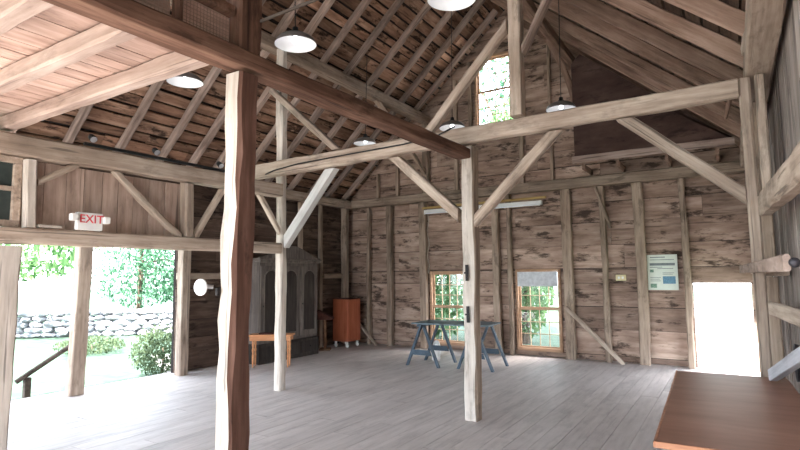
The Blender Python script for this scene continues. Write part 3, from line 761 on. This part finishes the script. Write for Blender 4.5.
# ------------------------------------------------------------------ FURNITURE
# wardrobe: front faces +x
r = empty('wardrobe', (-7.67, 7.73, 0)); tag(r, 'tall dark grey wardrobe with arched door panels and curved crest by the left wall', 'wardrobe')
D, Wd, H = 0.25, 0.80, 1.86
bm = bmesh.new(); add_rbox(bm, (-D, -Wd, 0.36), (D - 0.02, Wd, H), 0.006); mesh_obj('body', bm, M['wardrobe'], r)
bm = bmesh.new(); add_rbox(bm, (-D, -Wd - 0.02, 0.0), (D + 0.02, Wd + 0.02, 0.355), 0.008); base = mesh_obj('base', bm, M['wardrobe_panel'], r)
for s in (-1, 0, 1):
    bm = bmesh.new(); add_rbox(bm, (D + 0.021, s * 0.53 - 0.25, 0.08), (D + 0.035, s * 0.53 + 0.25, 0.31), 0.006); dr = mesh_obj('drawer', bm, M['wardrobe_panel'], r)
    bm = bmesh.new(); add_lathe(bm, [(0.006, 0), (0.008, 0.012), (0.017, 0.02), (0.016, 0.03), (0.0, 0.035)], 14, Matrix.Translation((D + 0.0355, s * 0.53, 0.2)) @ Matrix.Rotation(math.pi/2, 4, 'Y')); mesh_obj('knob', bm, M['iron'], dr, smooth=True)
def arch(y0, y1, z0, z1, n=12):
    c, w = (y0 + y1) / 2, (y1 - y0) / 2
    k = w * 0.9
    return [(y0, z0), (y1, z0)] + [(c + w * math.cos(t), z1 - k + k * math.sin(t)) for t in [math.pi * i / n for i in range(n + 1)]]
for s in (-1, 0, 1):
    y0, y1 = s * 0.53 - 0.255, s * 0.53 + 0.255
    bm = bmesh.new(); add_rbox(bm, (D - 0.019, y0, 0.42), (D + 0.008, y1, H - 0.06), 0.004); dr = mesh_obj('door', bm, M['wardrobe'], r)
    bm = bmesh.new(); pa = arch(y0 + 0.09, y1 - 0.09, 0.52, H - 0.14); add_prism(bm, pa, 0, D + 0.0085, D + 0.014); mesh_obj('arched_panel', bm, M['wardrobe_panel'], dr)
    bm = bmesh.new(); n_ = len(pa); c = V(((y0 + y1) / 2, 1.1)); 
    add_tube(bm, [(D + 0.013, q[0], q[1]) for q in pa + pa[:1]], 0.012, 6); mesh_obj('moulding', bm, M['wardrobe'], dr)
    bm = bmesh.new(); add_lathe(bm, [(0.006, 0), (0.016, 0.02), (0.0, 0.03)], 12, Matrix.Translation((D + 0.0085, y0 + 0.05, 1.05)) @ Matrix.Rotation(math.pi/2, 4, 'Y')); mesh_obj('knob', bm, M['iron'], dr)
bm = bmesh.new(); add_rbox(bm, (-D, -Wd - 0.04, H + 0.001), (D + 0.04, Wd + 0.04, H + 0.05), 0.012); add_rbox(bm, (-D, -Wd - 0.06, H + 0.0505), (D + 0.06, Wd + 0.06, H + 0.085), 0.012); mesh_obj('cornice', bm, M['wardrobe'], r)
bm = bmesh.new()
pts = [(-0.84 + 1.68 * i / 24) for i in range(25)]
poly = [(-0.84, H + 0.086), (0.84, H + 0.086)] + [(y, H + 0.10 + 0.24 * (0.5 + 0.5 * math.cos(math.pi * min(1, abs(y) / 0.84))) ** 0.8) for y in reversed(pts)]
add_prism(bm, poly, 0, D - 0.02, D + 0.03); mesh_obj('crest', bm, M['wardrobe'], r)

# honey coloured low table before the wardrobe
ang = math.radians(32)
r = empty('low_table', (-7.075, 6.905, 0), ang); tag(r, 'honey coloured low table with turned legs in front of the wardrobe', 'table')
bm = bmesh.new(); add_rbox(bm, (-0.39, -0.15, 0.545), (0.39, 0.15, 0.575), 0.006); mesh_obj('top', bm, M['bench_wood'], r)
bm = bmesh.new(); add_box(bm, (-0.36, -0.13, 0.47), (0.36, -0.11, 0.5445)); add_box(bm, (-0.36, 0.11, 0.47), (0.36, 0.13, 0.5445)); add_box(bm, (-0.36, -0.109, 0.47), (-0.34, 0.109, 0.5445)); add_box(bm, (0.34, -0.109, 0.47), (0.36, 0.109, 0.5445)); mesh_obj('apron', bm, M['bench_wood'], r)
for sx in (-1, 1):
    for sy in (-1, 1):
        bm = bmesh.new(); add_lathe(bm, [(0.01, 0), (0.014, 0.05), (0.019, 0.2), (0.013, 0.25), (0.021, 0.3), (0.013, 0.34), (0.02, 0.4), (0.02, 0.5444)], 14, Matrix.Translation((sx * 0.31, sy * 0.08, 0))); mesh_obj('leg', bm, M['bench_wood'], r, smooth=True)
bm = bmesh.new(); add_rbox(bm, (-0.13, -0.09, 0), (0.13, 0.09, 0.02), 0.006)
tag(mesh_obj('dark_folder', bm, M['lectern_top'], loc=(-7.16, 6.86, 0.576), rot=(0, 0, ang + 0.15)), 'dark flat folder lying on the honey coloured low table', 'folder')

# carved lectern
r = empty('lectern', (-7.62, 9.02, 0), math.radians(-58) + math.pi/2 * 0); tag(r, 'carved wooden lectern stand with dark sloping top beside the wardrobe', 'lectern')
def wavy(x):
    bm = bmesh.new()
    P = []; n = 28
    for i in range(n + 1):
        z = 0.04 + 0.62 * i / n
        P.append((x - 0.03 + 0.016 * math.sin(i * 0.9), z))
    Q = []
    for i in range(n, -1, -1):
        z = 0.04 + 0.62 * i / n
        Q.append((x + 0.03 - 0.016 * math.sin(i * 0.9), z))
    add_prism(bm, P + Q, 1, -0.02, 0.02)
    return bm
for s in (-0.055, 0.055): mesh_obj('carved_upright', wavy(s), M['lectern_wood'], r)
bm = bmesh.new(); add_rbox(bm, (-0.13, -0.12, 0), (0.13, 0.12, 0.0395), 0.008); mesh_obj('foot', bm, M['lectern_wood'], r)
bm = bmesh.new(); add_prism(bm, [(-0.17, 0.661), (0.17, 0.661), (0.17, 0.70), (-0.17, 0.86)], 0, -0.17, 0.17); mesh_obj('sloping_top', bm, M['lectern_top'], r)

# orange cabinet on casters
r = empty('rolling_cabinet', (-7.60, 9.75, 0)); tag(r, 'orange wooden cabinet on casters in the far left corner', 'cabinet')
bm = bmesh.new(); add_rbox(bm, (-0.21, -0.24, 0.13), (0.21, 0.24, 1.07), 0.008); mesh_obj('body', bm, M['orange_wood'], r)
bm = bmesh.new(); add_rbox(bm, (0.2105, -0.225, 0.16), (0.224, 0.225, 1.04), 0.004); dr = mesh_obj('door', bm, M['orange_wood'], r)
bm = bmesh.new(); add_rbox(bm, (-0.215, -0.245, 1.0705), (0.22, 0.245, 1.085), 0.004); mesh_obj('top', bm, M['lectern_top'], r)
for sx in (-1, 1):
    for sy in (-1, 1):
        bm = bmesh.new()
        R = Matrix.Translation((sx * 0.16, sy * 0.19, 0.042)) @ Matrix.Rotation(math.pi/2, 4, 'X')
        add_lathe(bm, [(0.015, -0.016), (0.038, -0.016), (0.042, -0.008), (0.042, 0.008), (0.038, 0.016), (0.015, 0.016)], 20, R)
        add_box(bm, (sx * 0.16 - 0.018, sy * 0.19 - 0.022, 0.05), (sx * 0.16 + 0.018, sy * 0.19 - 0.018, 0.1295)); add_box(bm, (sx * 0.16 - 0.018, sy * 0.19 + 0.018, 0.05), (sx * 0.16 + 0.018, sy * 0.19 + 0.022, 0.1295))
        mesh_obj('caster', bm, M['white_plastic'], r)

# sawhorses + top
def strut_bm(a, b, w, h):
    bm = bmesh.new()
    a, b = V(a), V(b); x = (b - a).normalized(); y = V((0, 1, 0)); z = x.cross(y).normalized()
    vs = []
    for p in (a, b):
        # horizontal end cuts
        for sy, sz in ((-1, -1), (1, -1), (1, 1), (-1, 1)):
            q = p + y * sy * w / 2 + z * sz * h / 2
            t = (p.z - q.z) / x.z
            vs.append(bm.verts.new(q + x * t))
    for f in ((0, 3, 2, 1), (4, 5, 6, 7), (0, 1, 5, 4), (1, 2, 6, 5), (2, 3, 7, 6), (3, 0, 4, 7)):
        bm.faces.new([vs[i] for i in f])
    bmesh.ops.recalc_face_normals(bm, faces=bm.faces[:])
    return bm
def sawhorse(name_lab, x, y):
    r = empty('sawhorse', (x, y, 0)); tag(r, name_lab, 'sawhorse', 'sawhorses')
    for yy in (-0.33, 0.33):
        for s in (-1, 1):
            mesh_obj('leg', strut_bm((s * 0.315, yy, 0.0), (s * 0.028, yy + 0.0 , 0.70), 0.06, 0.036), M['blue_paint'], r)
        bm = bmesh.new(); add_prism(bm, [(-0.20, 0.20), (0.20, 0.20), (0.165, 0.29), (-0.165, 0.29)], 1, yy - 0.052, yy - 0.031); mesh_obj('cross_board', bm, M['blue_paint'], r)
    bm = bmesh.new(); add_rbox(bm, (-0.045, -0.45, 0.7005), (0.045, 0.45, 0.735), 0.004); mesh_obj('ridge_beam', bm, M['blue_paint'], r)
    return r
sawhorse('left slate blue sawhorse under the plank top by the first ground window', -4.735, 8.57)
sawhorse('right slate blue sawhorse under the plank top, seen behind the middle post', -3.775, 8.66)
r = empty('plank_top', (-4.22, 8.56, 0.7355)); r.rotation_euler = (0, 0, 0.06); tag(r, 'worn slate blue plank top lying across both sawhorses', 'table top')
bm = bmesh.new()
for k in range(3):
    add_rbox(bm, (-0.72 + 0.01 * k, -0.36 + k * 0.241, 0), (0.72 - 0.012 * k, -0.36 + k * 0.241 + 0.238, 0.024), 0.003)
mesh_obj('boards', bm, M['blue_top'], r)
# white bundle below left sawhorse
bm = bmesh.new(); add_lathe(bm, [(0.0, 0.0), (0.07, 0.0), (0.08, 0.05), (0.075, 0.2), (0.06, 0.3), (0.04, 0.36), (0.0, 0.37)], 14)
for v in bm.verts: v.co += V((noise.noise(v.co * 9), noise.noise(v.co * 9 + V((5, 5, 5))), 0)) * 0.03
tag(mesh_obj('white_sack', bm, M['white_plastic'], loc=(-4.86, 8.98, 0.0), smooth=True), 'crumpled whitish sack on the floor under the left sawhorse', 'sack')

# foreground table
r = empty('brown_table', (-0.038, 4.14, 0), math.radians(2.1)); tag(r, 'smooth brown table at the lower right corner of the room', 'table')
bm = bmesh.new(); add_prism(bm, [(-0.36, -1.14), (0.36, -1.14), (0.36, 1.13), (-0.42, 0.98)], 2, 0.735, 0.76) if False else add_rbox(bm, (-0.385, -1.12, 0.732), (0.385, 1.09, 0.76), 0.003); mesh_obj('top', bm, M['table_wood'], r)
bm = bmesh.new()
add_rbox(bm, (-0.39, -1.134, 0.73), (0.39, -1.1205, 0.7605), 0.002); add_rbox(bm, (-0.399, -1.134, 0.73), (-0.3855, 1.09, 0.7605), 0.002)
mesh_obj('edge_strip', bm, M['table_edge'], r)
bm = bmesh.new(); add_box(bm, (-0.32, -1.02, 0.64), (0.32, -1.0, 0.7315)); add_box(bm, (-0.32, 0.98, 0.64), (0.32, 1.0, 0.7315)); add_box(bm, (-0.34, -0.94, 0.64), (-0.32, 0.92, 0.7315)); add_box(bm, (0.32, -0.94, 0.64), (0.34, 0.92, 0.7315)); mesh_obj('apron', bm, M['table_edge'], r)
for sx in (-1, 1):
    for yy in (-0.97, 0.95):
        bm = bmesh.new(); add_rbox(bm, (sx * 0.31 - 0.025, yy - 0.025, 0), (sx * 0.31 + 0.025, yy + 0.025, 0.6395), 0.004); mesh_obj('leg', bm, M['table_edge'], r)

# knob on rail, board and pan by right wall
bm = bmesh.new(); bmesh.ops.create_uvsphere(bm, u_segments=20, v_segments=12, radius=0.017)
tag(mesh_obj('mounted_iron_ball', bm, M['dark_pan'], loc=(0.170, 2.18, 1.63), smooth=True), 'dark round ball fixed to the rail at the right picture edge', 'ball')
timber('wall_mounted_bracket', 'wedge shaped wooden bracket on the right wall below the rail', (0.24, 5.38, 1.30), (0.34, 4.05, 1.31), 0.05, 0.12, 'timber', 'bracket', wob=0.01)
timber('trough_board', 'pale grey trough board slanting up from the back of the brown table', (0.20, 5.0, 0.815), (0.36, 4.05, 1.13), 0.06, 0.09, 'grey_board', 'board', wob=0.004, chamf=0.004)
r = empty('hanging_pan', (0.408, 5.15, 0.90)); tag(r, 'dark round pan hanging low on the right wall behind the grey trough board', 'pan')
bm = bmesh.new(); add_lathe(bm, [(0.0, 0.0), (0.11, 0.0), (0.135, 0.02), (0.145, 0.05), (0.138, 0.05), (0.105, 0.008), (0.0, 0.006)], 32, Matrix.Rotation(-math.pi/2, 4, 'Y')); mesh_obj('dish', bm, M['dark_pan'], r, smooth=True)

# ------------------------------------------------------------------ OUTDOORS
bm = bmesh.new(); add_box(bm, (-90, -60, -0.6), (60, 90, -0.3)); struct(mesh_obj('ground', bm, M['grass']))
bm = bmesh.new(); add_prism(bm, [(-9.2, -6), (-8.3, -6), (-8.3, 7.2), (-11.5, 8.6), (-12.2, 7.9), (-9.4, 6.4)], 2, -0.2995, -0.28); struct(mesh_obj('path', bm, M['gravel']))
bm = bmesh.new(); add_box(bm, (-2.5, 10.6, -0.2995), (9, 40, -0.27)); struct(mesh_obj('path', bm, M['gravel']))
bm = bmesh.new(); add_box(bm, (-8.0, -14, -0.2995), (2, -2.9, -0.27)); struct(mesh_obj('path', bm, M['gravel']))
# stone wall
bm = bmesh.new(); rs = random.Random(4)
A, B = V((-23.5, 4.2, -0.3)), V((-12.4, 15.0, -0.3))
d = (B - A).normalized(); n = V((-d.y, d.x, 0)); Lw = (B - A).length
z = 0.0
for row in range(5):
    h = 0.17
    s = rs.uniform(-0.3, 0)
    while s < Lw:
        w = rs.uniform(0.25, 0.6)
        res = bmesh.ops.create_icosphere(bm, subdivisions=2, radius=0.5)
        sd = rs.random() * 100
        hh = h * rs.uniform(0.9, 1.25)
        for v in res['verts']:
            q = v.co.copy(); q *= 1 + 0.35 * noise.noise(q * 2.2 + V((sd, 0, 0)))
            p = A + d * (s + w / 2 + q.x * w * 1.1) + n * (q.y * 0.5 + rs.uniform(-0.0, 0.0)) + V((0, 0, z + h / 2 + q.z * hh * 1.25))
            v.co = p
        s += w
    z += h
tag(mesh_obj('dry_stone_wall', bm, M['stone']), 'dry stone wall of grey field stones across the lawn outside', 'stone wall')
# handrail
r = empty('handrail', (-8.6, 3.66, -0.3)); tag(r, 'dark wooden handrail sloping beside the outside steps', 'handrail')
bm = bmesh.new(); add_tube(bm, [(0, -0.12, 0.46), (0, 0.72, 0.96)], 0.035, 8); mesh_obj('rail', bm, M['rail_wood'], r)
bm = bmesh.new(); add_rbox(bm, (-0.04, -0.02, 0), (0.04, 0.06, 0.50), 0.006); mesh_obj('post', bm, M['rail_wood'], r)
bm = bmesh.new(); add_rbox(bm, (-0.04, 0.60, 0), (0.04, 0.68, 0.90), 0.006); mesh_obj('post', bm, M['rail_wood'], r)

def leaves_bm(centers, n, size, rs):
    bm = bmesh.new()
    for _ in range(n):
        c, rad = rs.choice(centers)
        while True:
            q = V((rs.uniform(-1, 1), rs.uniform(-1, 1), rs.uniform(-1, 1)))
            if 0.25 < q.length < 1: break
        p = V(c) + V((q.x * rad[0], q.y * rad[1], q.z * rad[2]))
        s = size * rs.uniform(0.6, 1.3)
        e = Euler((rs.uniform(0, 6.3), rs.uniform(0, 6.3), rs.uniform(0, 6.3))).to_matrix()
        vs = [bm.verts.new(p + e @ V(t)) for t in ((-s, 0, 0), (-s * .2, -s * .45, .1 * s), (s, 0, 0), (-s * .2, s * .45, .1 * s))]
        bm.faces.new(vs)
    return bm
def tree(name, label, x, y, centers, n, size, mat, trunk_h, tr, seed, cat='tree', group=None, z0=-0.3):
    rs = random.Random(seed)
    r = empty(name, (x, y, z0)); tag(r, label, cat, group)
    mesh_obj('crown', leaves_bm(centers, n, size, rs), M[mat], r)
    bm = bmesh.new()
    add_tube(bm, [(0, 0, 0), (0.05, 0, trunk_h * 0.4), (-0.05, 0.05, trunk_h)], [tr, tr * 0.8, tr * 0.4], 8)
    for c, rad in centers[:6]:
        add_tube(bm, [(-0.02, 0.02, trunk_h * 0.55), V(c) * 0.6 + V((0, 0, trunk_h * 0.25)), c], [tr * 0.4, tr * 0.25, tr * 0.1], 6)
    mesh_obj('trunk', bm, M['bark'], r)
    return r
# bush by far end of the opening
tree('round_bush', 'round leafy bush outside at the far end of the open side', -9.75, 6.55, [((0, 0, 0.5), (0.62, 0.55, 0.5)), ((0.15, -0.2, 0.42), (0.5, 0.5, 0.42))], 2600, 0.035, 'leaf_d', 0.5, 0.03, 21, 'bush')
tree('low_shrub', 'low pale shrub in front of the stone wall outside', -14.0, 7.4, [((0, 0, 0.2), (0.9, 0.8, 0.22))], 1200, 0.045, 'leaf_d', 0.2, 0.02, 22, 'bush')
# trees beyond the wall
tree('leafy_tree', 'leafy tree behind the stone wall seen right of the slim opening post', -22.0, 13.6, [((0, 0, 2.0), (1.9, 1.9, 1.4)), ((1.3, 0.9, 2.6), (1.8, 1.8, 1.8)), ((-0.2, 0.2, 4.2), (2.3, 2.3, 1.8)), ((1.6, 2.0, 1.6), (1.8, 1.8, 1.3))], 7000, 0.10, 'leaf_b', 4.5, 0.16, 23)
tree('leafy_tree', 'overhanging tree branches outside at the left of the opening', -19.5, 7.0, [((0.5, 0.5, 2.6), (2.2, 2.2, 0.8)), ((-1.5, -0.6, 2.9), (2.0, 2.0, 1.0)), ((1.2, 1.8, 3.9), (2.2, 2.2, 1.2)), ((0, 0, 5), (3, 3, 1.5))], 3600, 0.13, 'leaf_a', 4.5, 0.2, 24)
# trees behind gable windows
tree('leafy_tree', 'dense green tree outside the first ground window', -8.0, 14.2, [((0, 0, 1.3), (1.5, 1.2, 1.4)), ((0.1, 0.3, 3.2), (1.6, 1.4, 2.0)), ((-0.2, 0, 4.6), (1.6, 1.3, 2.0))], 8000, 0.10, 'leaf_c', 6.0, 0.16, 25)
tree('leafy_tree', 'green tree outside the window with the blind', -5.0, 14.4, [((-0.1, 0.2, 1.6), (0.85, 0.9, 1.5)), ((0.2, 0, 4.0), (1.1, 1.1, 1.8)), ((0.1, 0, 5.5), (1.1, 1.1, 1.5))], 6500, 0.10, 'leaf_a', 6.0, 0.14, 26)
tree('leafy_tree', 'tall tree outside the upper gable window', -7.0, 20.0, [((0, 0, 7.0), (2.6, 2.2, 2.4)), ((1.5, 0, 9.0), (2.4, 2.2, 2.2)), ((-1.5, 0, 9.5), (2.4, 2.2, 2.4)), ((0.3, 0, 11.5), (2.4, 2.2, 2.0))], 1900, 0.15, 'leaf_b', 10.0, 0.25, 27)

# ------------------------------------------------------------------ LIGHT
w = bpy.data.worlds.new('world'); sc.world = w; w.use_nodes = True
nt = w.node_tree
for n_ in list(nt.nodes): nt.nodes.remove(n_)
wo = nt.nodes.new('ShaderNodeOutputWorld'); bg = nt.nodes.new('ShaderNodeBackground')
sky = nt.nodes.new('ShaderNodeTexSky'); sky.sky_type = 'NISHITA'; sky.sun_disc = False
sky.sun_elevation = math.radians(50); sky.sun_rotation = math.radians(20); sky.dust_density = 3.0; sky.air_density = 1.0; sky.ozone_density = 1.0
mixw = nt.nodes.new('ShaderNodeMix'); mixw.data_type = 'RGBA'; mixw.inputs[0].default_value = 0.6
mixw.inputs[7].default_value = (5.4, 5.9, 6.5, 1)
nt.links.new(sky.outputs[0], mixw.inputs[6]); nt.links.new(mixw.outputs[2], bg.inputs[0]); nt.links.new(bg.outputs[0], wo.inputs[0])
bg.inputs[1].default_value = 0.36

sun = bpy.data.lights.new('sun', 'SUN'); sun.energy = 8.0; sun.angle = math.radians(0.6); sun.color = (1.0, 0.97, 0.93)
so = bpy.data.objects.new('sun', sun); link(so)
so.rotation_euler = V((0.25, -0.65, 0.72)).to_track_quat('Z', 'Y').to_euler()

def portal(name, loc, sx, sy, rot):
    l = bpy.data.lights.new(name, 'AREA'); l.shape = 'RECTANGLE'; l.size = sx; l.size_y = sy
    l.cycles.is_portal = True
    o = bpy.data.objects.new(name, l); o.location = loc; o.rotation_euler = rot; link(o)
def aim(d): return V(d).to_track_quat('-Z', 'Y').to_euler()
portal('sky_portal', (-8.2, 1.6, 1.1), 8.2, 2.6, V((1, 0, 0)).to_track_quat('-Z', 'Z').to_euler())
portal('sky_portal', (-3.9, -2.85, 4.8), 3.0, 1.8, V((0, 1, 0)).to_track_quat('-Z', 'Z').to_euler())
portal('sky_portal', (-3.8, -2.75, 1.65), 8.2, 3.3, V((0, 1, 0)).to_track_quat('-Z', 'Z').to_euler())
portal('sky_portal', (-0.2, 10.6, 0.75), 0.95, 1.5, V((0, -1, 0)).to_track_quat('-Z', 'Z').to_euler())
for wn in (W1, W2, W3):
    portal('sky_portal', ((wn[0] + wn[1]) / 2, 10.6, (wn[2] + wn[3]) / 2), 0.9, wn[3] - wn[2], V((0, -1, 0)).to_track_quat('-Z', 'Z').to_euler())

# ------------------------------------------------------------------ CAMERA
cam = bpy.data.cameras.new('camera'); co = bpy.data.objects.new('camera', cam); link(co)
yw, pt, rl = math.radians(32.16), math.radians(5.43), math.radians(-0.53)
f = V((-math.sin(yw) * math.cos(pt), math.cos(yw) * math.cos(pt), math.sin(pt)))
rt = V((math.cos(yw), math.sin(yw), 0)); u = rt.cross(f)
r2 = rt * math.cos(rl) + u * math.sin(rl); u2 = u * math.cos(rl) - rt * math.sin(rl)
mw = Matrix((r2, u2, -f)).transposed().to_4x4(); mw.translation = (0, 0, 1.6)
co.matrix_world = mw
cam.sensor_fit = 'HORIZONTAL'; cam.sensor_width = 36; cam.lens = 36 * 529.0 / 800
cam.clip_start = 0.05; cam.clip_end = 400
sc.camera = co

sc.view_settings.view_transform = 'Standard'; sc.view_settings.look = 'None'; sc.view_settings.gamma = 1
sc.view_settings.use_curve_mapping = False
sc.view_settings.exposure = 2.5
sc.cycles.max_bounces = 12; sc.cycles.diffuse_bounces = 8; sc.cycles.transparent_max_bounces = 16
sc.cycles.sample_clamp_indirect = 8.0
